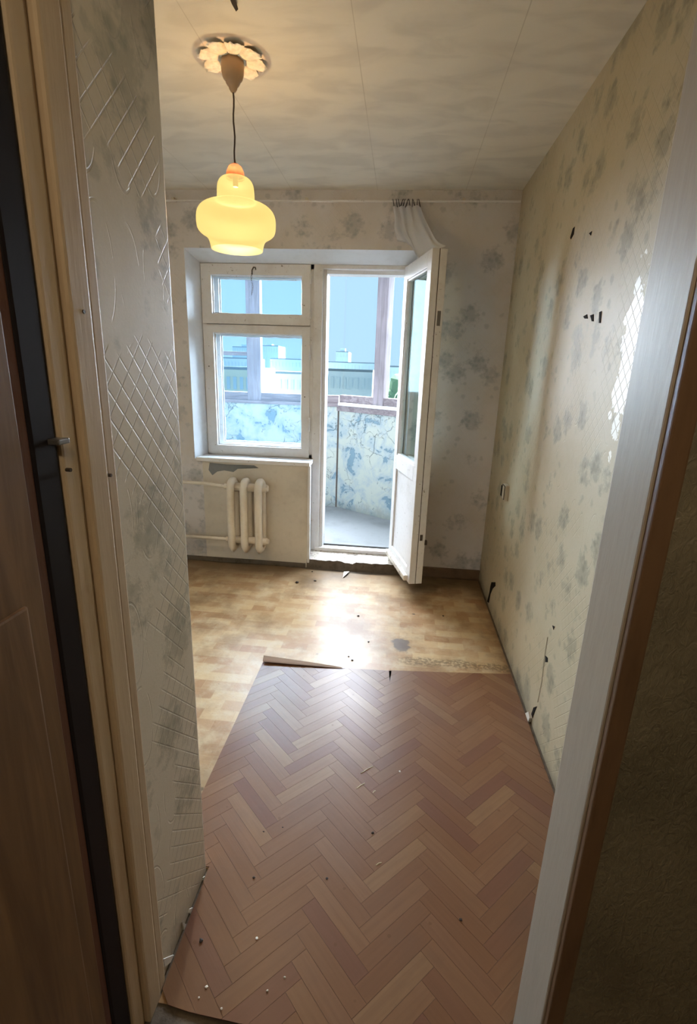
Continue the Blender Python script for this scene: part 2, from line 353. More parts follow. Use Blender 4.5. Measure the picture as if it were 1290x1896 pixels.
def corridor_paper():
    t = NT('corridor_wallpaper'); P = t.pos(); X, Y, Z = t.xyz(P)
    a = t.noise(t.scale(P, (1.6, 1.6, 1.0)), 55.0, 4, 0.6, 1.0); b = t.noise(P, 4.0, 4)
    c = t.mix(t.ramp(b, 0.4, 0.7), (0.235, 0.205, 0.14), (0.16, 0.14, 0.095))
    t.pbr(c, 0.30, t.bump(a, 0.8, 0.006), 0.5); M['corridor_wallpaper'] = t.m
corridor_paper()

# ------------------------------------------------------------------ mesh helpers
def bx(bm, x0, x1, y0, y1, z0, z1, mi=0):
    v = [bm.verts.new((x, y, z)) for x in (x0, x1) for y in (y0, y1) for z in (z0, z1)]
    fs = []
    for q in ((0, 1, 3, 2), (4, 6, 7, 5), (0, 4, 5, 1), (2, 3, 7, 6), (0, 2, 6, 4), (1, 5, 7, 3)):
        f = bm.faces.new([v[i] for i in q]); f.material_index = mi; fs.append(f)
    return fs
def quad(bm, pts, mi=0):
    f = bm.faces.new([bm.verts.new(p) for p in pts]); f.material_index = mi; return f
def obj(name, bm, mats, parent=None, bevel=0.0, smooth=False, seg=2, norm=True):
    if bevel:
        bmesh.ops.bevel(bm, geom=list(bm.edges), offset=bevel, segments=seg, affect='EDGES', profile=0.6)
    if norm: bmesh.ops.recalc_face_normals(bm, faces=bm.faces)
    me = bpy.data.meshes.new(name); bm.to_mesh(me); bm.free()
    for m in (mats if isinstance(mats, (list, tuple)) else [mats]): me.materials.append(M[m])
    if smooth:
        for f in me.polygons: f.use_smooth = True
    o = bpy.data.objects.new(name, me); COL.objects.link(o)
    if parent: o.parent = parent
    return o
def box(name, x0, x1, y0, y1, z0, z1, mat, parent=None, bevel=0.0):
    bm = bmesh.new(); bx(bm, x0, x1, y0, y1, z0, z1)
    return obj(name, bm, mat, parent, bevel)
def empty(name, loc=(0, 0, 0), rz=0.0):
    o = bpy.data.objects.new(name, None); COL.objects.link(o); o.location = loc; o.rotation_euler = (0, 0, rz); o.empty_display_size = 0.1
    return o
def tag(o, label, cat, group=None, kind=None):
    o['label'] = label; o['category'] = cat
    if group: o['group'] = group
    if kind: o['kind'] = kind
    return o
def struct(o, label, cat): return tag(o, label, cat, None, 'structure')
def lathe(bm, prof, cx=0, cy=0, n=40, close=False):
    rings = []
    for r, z in prof:
        if r < 1e-5: rings.append([bm.verts.new((cx, cy, z))])
        else: rings.append([bm.verts.new((cx+r*math.cos(2*math.pi*i/n), cy+r*math.sin(2*math.pi*i/n), z)) for i in range(n)])
    for A, B in zip(rings, rings[1:]):
        for i in range(n):
            j = (i+1) % n
            if len(A) == 1 and len(B) == 1: continue
            if len(A) == 1: bm.faces.new((A[0], B[i], B[j]))
            elif len(B) == 1: bm.faces.new((A[i], B[0], A[j]))
            else: bm.faces.new((A[i], A[j], B[j], B[i]))
    return bm
def tube(bm, pts, r, n=8, closed=False, squash=None):
    pts = [Vector(p) for p in pts]; N = len(pts); rings = []
    rr = r if isinstance(r, (list, tuple)) else [r]*N
    up = None
    for i, p in enumerate(pts):
        a = pts[(i-1) % N] if (closed or i > 0) else p; b = pts[(i+1) % N] if (closed or i < N-1) else p
        t = (b-a).normalized()
        if up is None:
            up = Vector((1, 0, 0)) if abs(t.x) < 0.8 else Vector((0, 0, 1))
        u = (up - t*up.dot(t)).normalized(); w = t.cross(u); up = u
        s = squash or (1, 1)
        rings.append([bm.verts.new(p + (u*math.cos(2*math.pi*k/n)*s[0] + w*math.sin(2*math.pi*k/n)*s[1])*rr[i]) for k in range(n)])
    for i in range(N if closed else N-1):
        A, B = rings[i], rings[(i+1) % N]
        for k in range(n): bm.faces.new((A[k], A[(k+1) % n], B[(k+1) % n], B[k]))
    if not closed:
        bm.faces.new(rings[0][::-1]); bm.faces.new(rings[-1])
    return bm

# ------------------------------------------------------------------ room shell
XR, YB, ZC = 0.641, 3.449, 2.5
XL, YF = -1.98, 0.80
XP, YP = -0.49, 1.083            # corner block beside the door
YD = 0.675                       # corridor face of the doorway wall
XJ = 0.334                       # right jamb
YW = 3.60                        # window frame front
YO = 3.80                        # outer face

struct(box('floor', XL-0.1, XR+0.1, YD, YO, -0.12, 0.0, 'dark_dirt'), 'dark dirty screed floor under the old linoleum', 'floor')
struct(box('ceiling', XL-0.1, XR+0.1, YD, YO, ZC, ZC+0.12, 'ceiling_paper'), 'papered ceiling with blotchy shading painted in, visible seams and a warm lamp glow', 'ceiling')
WR = struct(box('wall_right', XR, XR+0.15, YD, YO, 0.0, ZC, 'wallpaper_right'), 'long wall with faded beige floral wallpaper and a painted-in patch of sheen', 'wall')
struct(box('wall_left', XL-0.12, XL, YP-0.1, YO, 0.0, ZC, 'wallpaper_corner'), 'papered side wall hidden behind the corner block', 'wall')
# corner block beside the doorway with a slightly ragged paper edge
bm = bmesh.new()
prof = [(XL-0.1, YP)]
bx(bm, XL-0.1, XP, YF-0.005, YP, 0.0, ZC)
WC = struct(obj('wall_corner', bm, 'wallpaper_corner', None, 0.006), 'embossed trellis wallpaper on the short wall beside the doorway casing', 'wall')
WF = empty('wall_front'); struct(WF, 'dark papered corridor wall around the doorway', 'wall')
box('wall_panel', XJ+0.03, XR+0.15, YD+0.004, YF, 0, ZC, 'corridor_wallpaper', WF)
box('wall_panel', XL-0.1, XP-0.03, YD+0.004, YF-0.006, 0, ZC, 'corridor_wallpaper', WF)
box('lintel', XP-0.03, XJ+0.03, YD+0.004, YF, 2.06, ZC, 'corridor_wallpaper', WF)

# back wall with the window and door opening, reveals splayed on the left and top
bm = bmesh.new()
zs, xs = 0.787, -0.62
x0, x1 = -1.462, 0.055
zt = 2.170
fo = [(x0, zs), (x0, zt), (x1, zt), (x1, 0.0), (xs, 0.0), (xs, zs)]
fi = [(-1.422, 0.797), (-1.422, 2.112), (0.035, 2.112), (0.035, 0.0), (-0.632, 0.0), (-0.632, 0.797)]
FA = XL-0.02; FB = XR+0.02
Yv = YB
def P(x, z, y=YB): return (x, y, z)
quad(bm, [P(FA, 0), P(x0, 0), P(x0, ZC), P(FA, ZC)], 0)
quad(bm, [P(x0, zt), P(x1, zt), P(x1, ZC), P(x0, ZC)], 0)
quad(bm, [P(x1, 0), P(FB, 0), P(FB, ZC), P(x1, ZC)], 0)
quad(bm, [P(x0, 0), P(x0+0.055, 0), P(x0+0.055, zs), P(x0, zs)], 0)
quad(bm, [P(x0+0.055, 0), P(xs, 0), P(xs, zs), P(x0+0.055, zs)], 1)
for i in range(6):
    a, b = fo[i], fo[(i+1) % 6]; c, d = fi[i], fi[(i+1) % 6]
    if a[1] == 0 and b[1] == 0: continue
    quad(bm, [P(*a), P(*b), P(d[0], d[1], YW), P(c[0], c[1], YW)], 2)
    quad(bm, [P(c[0], c[1], YW), P(d[0], d[1], YW), P(d[0], d[1], YO), P(c[0], c[1], YO)], 2)
i0, i1, it, isl = -1.422, 0.035, 2.112, 0.797
for q in ([FA, i0, 0, ZC], [i0, i1, it, ZC], [i1, FB, 0, ZC], [i0, -0.632, 0, isl]):
    quad(bm, [P(q[0], q[2], YO), P(q[1], q[2], YO), P(q[1], q[3], YO), P(q[0], q[3], YO)], 2)
bmesh.ops.remove_doubles(bm, verts=bm.verts, dist=1e-5)
WB = struct(obj('wall_back', bm, ['wallpaper_back', 'cream_paint', 'reveal_paint'], None, norm=False), 'far wall with grey-flowered wallpaper around the balcony window and door', 'wall')
# sill board and peeling plaster below it, apron edge trim
box('sill_board', -1.45, -0.618, YB-0.012, YW, 0.772, 0.800, 'white_paint', WB, 0.003)
box('corner_bead', -0.630, -0.612, YB-0.008, YB+0.02, 0.04, 0.772, 'white_paint', WB, 0.003)
bm = bmesh.new()
pts = [px(x, y, 1, YB-0.006) for x, y in ((388, 857), (420, 860), (470, 862), (478, 867), (440, 868), (432, 874), (415, 871), (402, 873), (393, 880), (386, 870))]
f = bm.faces.new([bm.verts.new(p) for p in pts]); r = bmesh.ops.extrude_face_region(bm, geom=[f])
for v in r['geom']:
    if isinstance(v, bmesh.types.BMVert): v.co.y += 0.008
obj('peeled_plaster', bm, 'concrete', WB)['label'] = 'grey bare plaster where the paint has come off under the sill'
bb = box('baseboard_back', 0.06, XR, YB-0.016, YB, 0.0, 0.075, 'baseboard_paint', None, 0.004)
struct(bb, 'short dark brown baseboard in the corner behind the open door', 'baseboard')
bl = box('gap_strip_window', -1.9, -0.64, YB-0.010, YB, 0.0, 0.035, 'dark_dirt', None, 0.004)  # no baseboard here; added dark strip stands for the dirty gap
bl.name = 'gap_strip_left'; struct(bl, 'added dark strip for the dirty gap at the wall foot under the radiator', 'baseboard')

# threshold step
bm = bmesh.new()
nx = 24; y0s = YB-0.005
top = []; fr = []; bt = []; bk = []
for i in range(nx+1):
    x = -0.632 + (0.055+0.632)*i/nx
    j = random.uniform(-0.006, 0.006) - (0.02 if i in (10, 11, 12) else 0)
    fr.append(bm.verts.new((x, y0s+0.012*random.random() - j*0.5, 0.068+j*0.8)))
    bt.append(bm.verts.new((x, y0s-0.006, 0.0))); bk.append(bm.verts.new((x, YW+0.03, 0.088)))
for i in range(nx):
    f = bm.faces.new((bt[i], bt[i+1], fr[i+1], fr[i])); f.material_index = 1
    bm.faces.new((fr[i], fr[i+1], bk[i+1], bk[i]))
st = obj('door_step', bm, ['step_paint', 'dark_dirt'], None, norm=False); struct(st, 'chipped white step under the balcony door', 'step')

# ------------------------------------------------------------------ floor coverings
def sheet(name, poly, z0, z1, mat, parent=None):
    bm = bmesh.new(); a = [bm.verts.new((x, y, z1)) for x, y in poly]; b = [bm.verts.new((x, y, z0)) for x, y in poly]
    bm.faces.new(a); bm.faces.new(b[::-1]); n = len(poly)
    for i in range(n): bm.faces.new((a[i], b[i], b[(i+1) % n], a[(i+1) % n]))
    bmesh.ops.triangulate(bm, faces=[f for f in bm.faces if len(f.verts) > 4])
    return obj(name, bm, mat, parent)
far = []
for i in range(41):
    x = XL + 0.01 + (XR-0.012-XL-0.01)*i/40
    y = YB - 0.022 - 0.010*math.sin(i*0.7) - 0.008*random.random() - (0.04 if -0.6 < x < 0.05 else 0.0)*math.sin(math.pi*(x+0.6)/0.65 if -0.6 < x < 0.05 else 0)
    far.append((x, y))
# V-shaped tear beside the step
tear = px(643, 1060, 2, 0.003)
far2 = []
for q in far:
    if far2 and far2[-1][0] < tear.x <= q[0]:
        far2 += [(tear.x-0.022, q[1]), (tear.x-0.012, q[1]-0.10), (tear.x+0.020, q[1]-0.004)]
    far2.append(q)
far2.sort(key=lambda q: q[0])
poly = [(XL+0.01, YP+0.005)] + far2 + [(XR-0.012, YF+0.002), (XJ, YF+0.002), (XJ-0.01, 0.76), (XP+0.01, 0.76), (XP+0.004, YP+0.005)]
wl = sheet('worn_linoleum', poly[::-1], 0.0, 0.003, 'worn_linoleum')
tag(wl, 'worn yellowed linoleum with rubbed-off block print covering the whole room', 'linoleum')

LP = [(-0.615, 2.176), (-0.30, 2.168), (0.02, 2.185), (0.027, 2.09), (0.034, 2.19), (0.30, 2.215), (0.626, 2.250), (0.628, 1.60), (0.632, YF+0.004),
      (XJ-0.002, YF+0.004), (XJ-0.004, 0.752), (0.0, 0.742), (-0.285, 0.744), (-0.40, 0.750), (-0.455, 0.757), (XP+0.008, 0.785), (XP+0.006, YP+0.008), (-0.60, YP+0.010), (-0.608, 1.30)]
root = empty('linoleum_sheet', (0, 1.4, 0.003)); tag(root, 'newer brown linoleum sheet with herringbone parquet print', 'linoleum')
def kid(o, r=None):
    r = r or root
    o.parent = r; o.matrix_parent_inverse = Matrix.Translation(-Vector(r.location)); return o
kid(sheet('backing', LP[::-1], 0.003, 0.0052, 'lino_back'))
def clip(subj, cl):
    out = subj
    for i in range(len(cl)):
        a, b = Vector(cl[i]), Vector(cl[(i+1) % len(cl)]); inp = out; out = []
        def side(p): return (b.x-a.x)*(p[1]-a.y)-(b.y-a.y)*(p[0]-a.x)
        for k in range(len(inp)):
            p, q = inp[k-1], inp[k]; sp, sq = side(p), side(q)
            if (sp >= 0) != (sq >= 0):
                t = sp/(sp-sq); out.append((p[0]+t*(q[0]-p[0]), p[1]+t*(q[1]-p[1])))
            if sq >= 0: out.append(q)
        if not out: return []
    return out
def area(p): return abs(sum(p[i-1][0]*p[i][1]-p[i][0]*p[i-1][1] for i in range(len(p))))/2
W, NR = 0.046, 5; L = W*NR; gap = 0.0004
full = None; ncount = 0
c45 = math.sqrt(0.5)
for i in range(-60, 61):
    for j in range(-60, 61):
        k = (i-j) % (2*NR)
        if k == 0: cx, cy, rot = (i+NR/2)*W, (j+0.5)*W, 0.0
        elif k == 2*NR-1: cx, cy, rot = (i+0.5)*W, (j+NR/2)*W, math.pi/2
        else: continue
        wx, wy = (cx-cy)*c45 + 0.005, (cx+cy)*c45 + 1.465
        if not (-0.9 < wx < 0.95 and 0.5 < wy < 2.5): continue
        an = rot + math.pi/4; ca, sa = math.cos(an), math.sin(an)
        hl, hw = L/2-gap, W/2-gap
        loc = [((x-wx)*ca+(y-wy)*sa, -(x-wx)*sa+(y-wy)*ca) for x, y in LP]
        if area(loc) and sum(loc[q-1][0]*loc[q][1]-loc[q][0]*loc[q-1][1] for q in range(len(loc))) < 0: loc = loc[::-1]
        pc = clip(loc, [(-hl, -hw), (hl, -hw), (hl, hw), (-hl, hw)])
        if len(pc) < 3 or area(pc) < 0.0004: continue
        isfull = area(pc) > 0.9995*(4*hl*hw)
        if isfull and full: me = full
        else:
            bm = bmesh.new(); q = []
            for v in pc:
                if not q or (Vector(v)-Vector(q[-1])).length > 1e-4: q.append(v)
            if (Vector(q[0])-Vector(q[-1])).length < 1e-4: q.pop()
            if len(q) < 3: bm.free(); continue
            a = [bm.verts.new((x, y, 0.0064)) for x, y in q]; b = [bm.verts.new((x, y, 0.0048)) for x, y in q]
            try:
                bm.faces.new(a)
                for z in range(len(q)): bm.faces.new((a[z], b[z], b[(z+1) % len(q)], a[(z+1) % len(q)]))
            except ValueError:
                bm.free(); continue
            bmesh.ops.recalc_face_normals(bm, faces=bm.faces)
            me = bpy.data.meshes.new('plank'); bm.to_mesh(me); bm.free(); me.materials.append(M['herringbone_print'])
            if isfull: full = me
        o = bpy.data.objects.new('plank', me); COL.objects.link(o); o.location = (wx, wy, 0.0); o.rotation_euler = (0, 0, an)
        kid(o); ncount += 1
print('planks', ncount)
# folded-back strip on the far edge of the sheet
bm = bmesh.new(); n = 14
A = []; B = []; C = []
for i in range(n+1):
    t = i/n; x = -0.618 + 0.40*t; w = 0.050*(1-t)**0.8 + 0.002
    y = 2.176 - 0.008*t
    A.append(bm.verts.new((x, y-0.006, 0.006))); B.append(bm.verts.new((x, y+0.010, 0.006+0.45*w))); C.append(bm.verts.new((x+0.01, y-w*0.55, 0.0075+0.2*w)))
for i in range(n):
    bm.faces.new((A[i], A[i+1], B[i+1], B[i])); bm.faces.new((B[i], B[i+1], C[i+1], C[i]))
kid(obj('curled_edge', bm, 'lino_underside', None, smooth=True))['label'] = 'brown underside of the curled sheet edge'

# ------------------------------------------------------------------ window
win = empty('window_1', (-1.03, YW, 0.80)); struct(win, 'old white wooden window with a small upper vent pane', 'window')
def wk(o): return kid(o, win)
fx0, fx1, fz0, fz1 = -1.422, -0.632, 0.797, 2.112
bm = bmesh.new()
bx(bm, fx0, fx0+0.03, YW+0.012, YW+0.15, fz0, fz1); bx(bm, fx1-0.022, fx1+0.0, YW+0.012, YW+0.15, fz0, fz1)
bx(bm, fx0, fx1, YW+0.012, YW+0.15, fz0, fz0+0.03); bx(bm, fx0, fx1, YW+0.012, YW+0.15, fz1-0.03, fz1)
bx(bm, fx0+0.02, fx1, YW+0.03, YW+0.15, 1.705, 1.735)
wk(obj('frame', bm, 'white_paint', None))
def sash(nm, x0, x1, z0, z1, gx0, gx1, gz0, gz1, y0, y1, paned=True):
    bm = bmesh.new()
    bx(bm, x0, gx0, y0, y1, z0, z1); bx(bm, gx1, x1, y0, y1, z0, z1)
    bx(bm, gx0, gx1, y0, y1, z0, gz0); bx(bm, gx0, gx1, y0, y1, gz1, z1)
    bmesh.ops.remove_doubles(bm, verts=bm.verts, dist=1e-6)
    o = wk(obj(nm, bm, 'white_paint', None))
    # ragged putty bead
    pb = bmesh.new(); e = 0.010
    for (a, b) in (((gx0, gz0), (gx1, gz0)), ((gx1, gz0), (gx1, gz1)), ((gx1, gz1), (gx0, gz1)), ((gx0, gz1), (gx0, gz0))):
        pts = [Vector((a[0]+(b[0]-a[0])*t/14, y1-0.012, a[1]+(b[1]-a[1])*t/14)) for t in range(15)]
        tube(pb, pts, [0.006+0.005*random.random() for _ in pts], 6)
    q = obj('putty', pb, 'white_paint', None, smooth=True); q.parent = o
    pn = bmesh.new(); quad(pn, [(gx0-0.004, y1-0.008, gz0-0.004), (gx1+0.004, y1-0.008, gz0-0.004), (gx1+0.004, y1-0.008, gz1+0.004), (gx0-0.004, y1-0.008, gz1+0.004)])
    g = obj('pane', pn, 'window_glass', None); g.parent = o
    return o
s1 = sash('vent_sash', -1.418, -0.654, 1.724, 2.108, -1.347, -0.712, 1.789, 2.038, YW, YW+0.042)
s2 = sash('main_sash', -1.418, -0.654, 0.808, 1.718, -1.345, -0.710, 0.872, 1.664, YW, YW+0.042)
sash('outer_sash', -1.39, -0.655, 1.735, 2.08, -1.330, -0.705, 1.795, 2.035, YW+0.098, YW+0.135)
sash('outer_sash', -1.39, -0.655, 0.83, 1.705, -1.330, -0.703, 0.885, 1.655, YW+0.098, YW+0.135)
for z in (1.05, 1.55):
    bm = bmesh.new(); tube(bm, [(-0.652, YW-0.006, z-0.05), (-0.652, YW-0.006, z+0.05)], 0.007, 8)
    h = obj('hinge', bm, 'white_paint', None, smooth=True); h.parent = s2
for z in (1.80, 2.02):
    bm = bmesh.new(); tube(bm, [(-0.652, YW-0.006, z-0.03), (-0.652, YW-0.006, z+0.03)], 0.006, 8)
    h = obj('hinge', bm, 'white_paint', None, smooth=True); h.parent = s1
for (o, q) in ((s2, (387, 678)), (s2, (564, 735))):
    c = px(q[0], q[1], 1, YW-0.001); bm = bmesh.new()
    tube(bm, [c, c+Vector((0, -0.006, 0))], 0.004, 8); h = obj('nail', bm, 'rust_metal', None); h.parent = o
# hook with a bit of chain on the vent sash
hk = empty('vent_hook', px(470, 500, 1, YW-0.002)); tag(hk, 'dark metal hook with a short thin chain on the vent pane frame', 'hook')
c = Vector(hk.location); bm = bmesh.new()
tube(bm, [c+Vector((0.012, 0.0, 0.004)), c+Vector((0.014, -0.015, 0.012)), c+Vector((0.004, -0.022, 0.014)), c+Vector((-0.008, -0.018, -0.004)), c+Vector((-0.010, -0.012, -0.030))], 0.0045, 8)
kid(obj('hook', bm, 'rust_metal', None, smooth=True), hk)
bm = bmesh.new()
for i in range(9):
    z = c.z-0.03-0.015*i; x = c.x-0.012-0.004*math.sin(i*0.9)
    rp = [(x+0.004*math.cos(a)*(1 if i % 2 else 0.4), c.y-0.012+0.004*math.cos(a)*(0.4 if i % 2 else 1), z+0.009*math.sin(a)) for a in [k*math.pi/4 for k in range(8)]]
    tube(bm, rp, 0.0012, 5, closed=True)
kid(obj('chain', bm, 'rust_metal', None), hk)

# ------------------------------------------------------------------ balcony door: frame and open leaf
df = empty('door_1', (-0.3, YW, 0.088)); struct(df, 'white wooden frame of the balcony door', 'door frame')
def fk(nm, x0, x1, y0, y1, z0, z1, m='white_paint', b=0.003): return kid(box(nm, x0, x1, y0, y1, z0, z1, m, None, b), df)
fk('post', -0.632, -0.572, YW+0.004, YW+0.15, 0.06, 2.112)
fk('rebate', -0.572, -0.545, YW+0.03, YW+0.15, 0.09, 2.10)
fk('post', -0.020, 0.035, YW+0.004, YW+0.15, 0.06, 2.112)
fk('head', -0.575, -0.018, YW+0.004, YW+0.15, 2.086, 2.112)
fk('head_rebate', -0.575, -0.018, YW+0.05, YW+0.15, 2.062, 2.088)
fk('sill', -0.60, 0.0, YW-0.004, YW+0.06, 0.086, 0.112)
fk('sill_gap', -0.57, -0.02, YW+0.06, YW+0.11, 0.08, 0.098, 'black_hole')
fk('outer_sill', -0.57, -0.02, YW+0.11, YW+0.16, 0.08, 0.108, 'concrete')

hx, hy = -0.028, 3.598
ex, ey = 0.122, 3.050
ldir = Vector((ex-hx, ey-hy, 0)); LL = ldir.length; ldir.normalize()
lrz = math.atan2(ldir.y, ldir.x)
leaf = empty('balcony_door', (hx, hy, 0.100), lrz); tag(leaf, 'open white balcony door, glazed above and panelled below', 'door')
# local: x along the leaf, y to the left (facing the camera is -y side), z up
LH = 2.0; TH = 0.088
# which local y side faces left (-X world)? local +y = (-sin, cos); we want thickness to go to +X world
ny = Vector((-ldir.y, ldir.x, 0)); sgn = 1 if ny.x > 0 else -1
def lf(nm, x0, x1, y0, y1, z0, z1, m='white_paint', b=0.003, par=None):
    bm = bmesh.new(); ya, yb = sorted((sgn*y0, sgn*y1)); bx(bm, x0, x1, ya, yb, z0, z1)
    o = obj(nm, bm, m, None, b); o.parent = par or leaf; return o
zr0, zr1 = 0.675, 0.775
for lay, (ya, yb) in enumerate(((0.0, 0.042), (0.046, TH))):
    inset = 0.0
    lf('stile', 0, 0.075, ya, yb, 0, LH); lf('stile', LL-0.075, LL, ya, yb, 0.0, LH)
    lf('rail', 0.075, LL-0.075, ya, yb, LH-0.085, LH); lf('rail', 0.075, LL-0.075, ya, yb, zr0, zr1); lf('rail', 0.075, LL-0.075, ya, yb, 0, 0.09)
    lf('panel', 0.07, LL-0.07, ya+0.012, yb-0.012, 0.085, zr0+0.005, b=0)
    bm = bmesh.new(); y = sgn*((ya+yb)/2)
    quad(bm, [(0.07, y, zr1-0.004), (LL-0.07, y, zr1-0.004), (LL-0.07, y, LH-0.08), (0.07, y, LH-0.08)])
    o = obj('pane', bm, 'leaf_glass', None); o.parent = leaf
    for (x0, x1, z0, z1) in ((0.075, 0.087, zr1, LH-0.085), (LL-0.087, LL-0.075, zr1, LH-0.085), (0.087, LL-0.087, zr1, zr1+0.012), (0.087, LL-0.087, LH-0.097, LH-0.085)):
        lf('glazing_bead', x0, x1, ya+0.006, yb-0.006, z0, z1, b=0.002)
lf('weather_bar', 0.02, LL-0.03, -0.030, 0.0, 0.01, 0.05, 'step_paint', 0.008)
lf('edge_seam', LL-0.05, LL-0.001, 0.042, 0.046, 0.0, LH, 'rust_metal', 0)
lf('lock_plate', LL-0.002, LL+0.002, 0.055, 0.075, 1.60, 1.68, 'metal_grey', 0)
lf('lock_plate', LL-0.002, LL+0.002, 0.052, 0.070, 0.30, 0.34, 'rust_metal', 0)
lf('bolt', LL-0.02, LL+0.004, TH-0.002, TH+0.014, 0.27, 0.30, 'rust_metal', 0.002)

# ------------------------------------------------------------------ radiator with its pipes
rad = empty('radiator', (-1.05, 3.35, 0.0)); tag(rad, 'cream cast-iron radiator of three ribs with two pipes under the window', 'radiator')
yr0, yr1 = 3.295, 3.405
rc = [px(x, 950, 1, yr0).x for x in (427.5, 451.5, 478.0)]
rz1, rz0 = 0.672, 0.165
sec = None
for i, x in enumerate(rc):
    if sec is None:
        path = []
        for a in range(9):                                  # top arch, front to back
            t = math.pi - math.pi*a/8; path.append((0, 0.055*math.cos(t), rz1-0.055+0.045*math.sin(t)))
        for z in (0.50, 0.40, 0.30): path.append((0, 0.055, z))
        for a in range(7):
            t = -math.pi*a/6; path.append((0, 0.055*math.cos(t), rz0+0.055+0.055*math.sin(t)*(1.0)))
        for z in (0.30, 0.40, 0.50): path.append((0, -0.055, z))
        bm = bmesh.new(); tube(bm, path, 0.027, 14, closed=True, squash=(1.0, 0.92))
        # pointed foot and raised brow on the front column
        for v in bm.verts:
            if v.co.z < 0.20 and v.co.y < -0.01: v.co.z -= 0.02*(1-min(1, abs(v.co.x)/0.028))
        o = obj('rib', bm, 'radiator_paint', None, smooth=True); sec = o.data
    else:
        o = bpy.data.objects.new('rib', sec); COL.objects.link(o)
    o.location = (x, (yr0+yr1)/2, 0); kid(o, rad)
for z, r in ((rz1-0.055, 0.030), (rz0+0.055, 0.028)):
    bm = bmesh.new(); tube(bm, [(rc[0]-0.035, 3.35, z), (rc[2]+0.045, 3.35, z)], r, 14)
    kid(obj('hub', bm, 'radiator_paint', None, smooth=True), rad)
    bm = bmesh.new(); tube(bm, [(rc[2]+0.040, 3.35, z), (rc[2]+0.058, 3.35, z)], r*0.8, 6)
    kid(obj('end_plug', bm, 'radiator_paint', None), rad)
    bm = bmesh.new(); tube(bm, [(rc[0]-0.06, 3.35, z), (rc[0]-0.03, 3.35, z)], 0.020, 6)
    kid(obj('pipe_nut', bm, 'radiator_paint', None), rad)
    zz = z + (0.005 if z > 0.4 else -0.01)
    bm = bmesh.new(); tube(bm, [(XL+0.02, 3.385, zz), (-1.55, 3.385, zz), (-1.36, 3.38, zz), (rc[0]-0.08, 3.352, z), (rc[0]-0.03, 3.35, z)], 0.0125, 10)
    kid(obj('pipe', bm, 'radiator_paint', None, smooth=True), rad)

# ------------------------------------------------------------------ pendant lamp
LX, LY = -0.674, 2.10
lamp = empty('pendant_lamp', (LX, LY, ZC)); tag(lamp, 'lit yellow opal glass pendant lamp hanging on a brown cord', 'lamp')
def lk(o): return kid(o, lamp)
bm = bmesh.new(); lathe(bm, [(0.0, 2.499), (0.040, 2.499), (0.041, 2.475), (0.040, 2.455), (0.034, 2.437), (0.026, 2.430), (0.0255, 2.424), (0.022, 2.424), (0.0215, 2.418), (0.017, 2.416), (0.014, 2.406), (0.008, 2.397), (0.0, 2.395)], LX, LY, 32)
cup = lk(obj('ceiling_cup', bm, 'cup_plastic', None, smooth=True))
for r, z in ((0.0335, 2.436), (0.0235, 2.424)):
    bm = bmesh.new(); tube(bm, [(LX+r*math.cos(a*math.pi/12), LY+r*math.sin(a*math.pi/12), z) for a in range(24)], 0.0022, 6, closed=True)
    o = obj('band', bm, 'cup_band', None, smooth=True); o.parent = cup; o.matrix_parent_inverse = Matrix.Translation(-Vector(lamp.location))
bm = bmesh.new(); tube(bm, [(LX+0.002*math.sin(i*1.3), LY, 2.40-0.235*i/10) for i in range(11)], 0.0032, 8)
lk(obj('cord', bm, 'cord_brown', None, smooth=True))
bm = bmesh.new(); lathe(bm, [(0.0, 2.172), (0.012, 2.171), (0.024, 2.162), (0.031, 2.148), (0.034, 2.134), (0.034, 2.122)], LX, LY, 32)
lk(obj('cap', bm, 'cap_plastic', None, smooth=True))
prof = [(0.030, 2.128), (0.046, 2.126), (0.058, 2.119), (0.0665, 2.106), (0.0695, 2.090), (0.070, 2.070), (0.071, 2.050), (0.074, 2.0435), (0.085, 2.041), (0.105, 2.036), (0.126, 2.028), (0.142, 2.014), (0.150, 1.996), (0.151, 1.975),
        (0.150, 1.953), (0.146, 1.940), (0.134, 1.930), (0.119, 1.923), (0.109, 1.914), (0.104, 1.902), (0.1010, 1.890), (0.099, 1.878)]
bm = bmesh.new(); lathe(bm, prof, LX, LY, 56)
sh = lk(obj('shade', bm, 'opal_glass', None, smooth=True)); sh.modifiers.new('subdivision', 'SUBSURF').render_levels = 1
bm = bmesh.new(); lathe(bm, [(0.0, 1.975), (0.016, 1.980), (0.028, 1.998), (0.030, 2.015), (0.024, 2.035), (0.014, 2.053), (0.013, 2.085)], LX, LY, 20)
lk(obj('bulb', bm, 'bulb_glass', None, smooth=True))
bm = bmesh.new(); lathe(bm, [(0.0, 2.125), (0.010, 2.125), (0.010, 2.095), (0.0, 2.095)], LX, LY, 20); lk(obj('socket', bm, 'cup_plastic', None))
pl = bpy.data.lights.new('bulb_light', 'POINT'); pl.energy = LAMP_POWER; pl.color = (1.0, 0.72, 0.40); pl.shadow_soft_size = 0.0
plo = bpy.data.objects.new('bulb_light', pl); COL.objects.link(plo); plo.location = (LX, LY, 2.0); kid(plo, lamp)

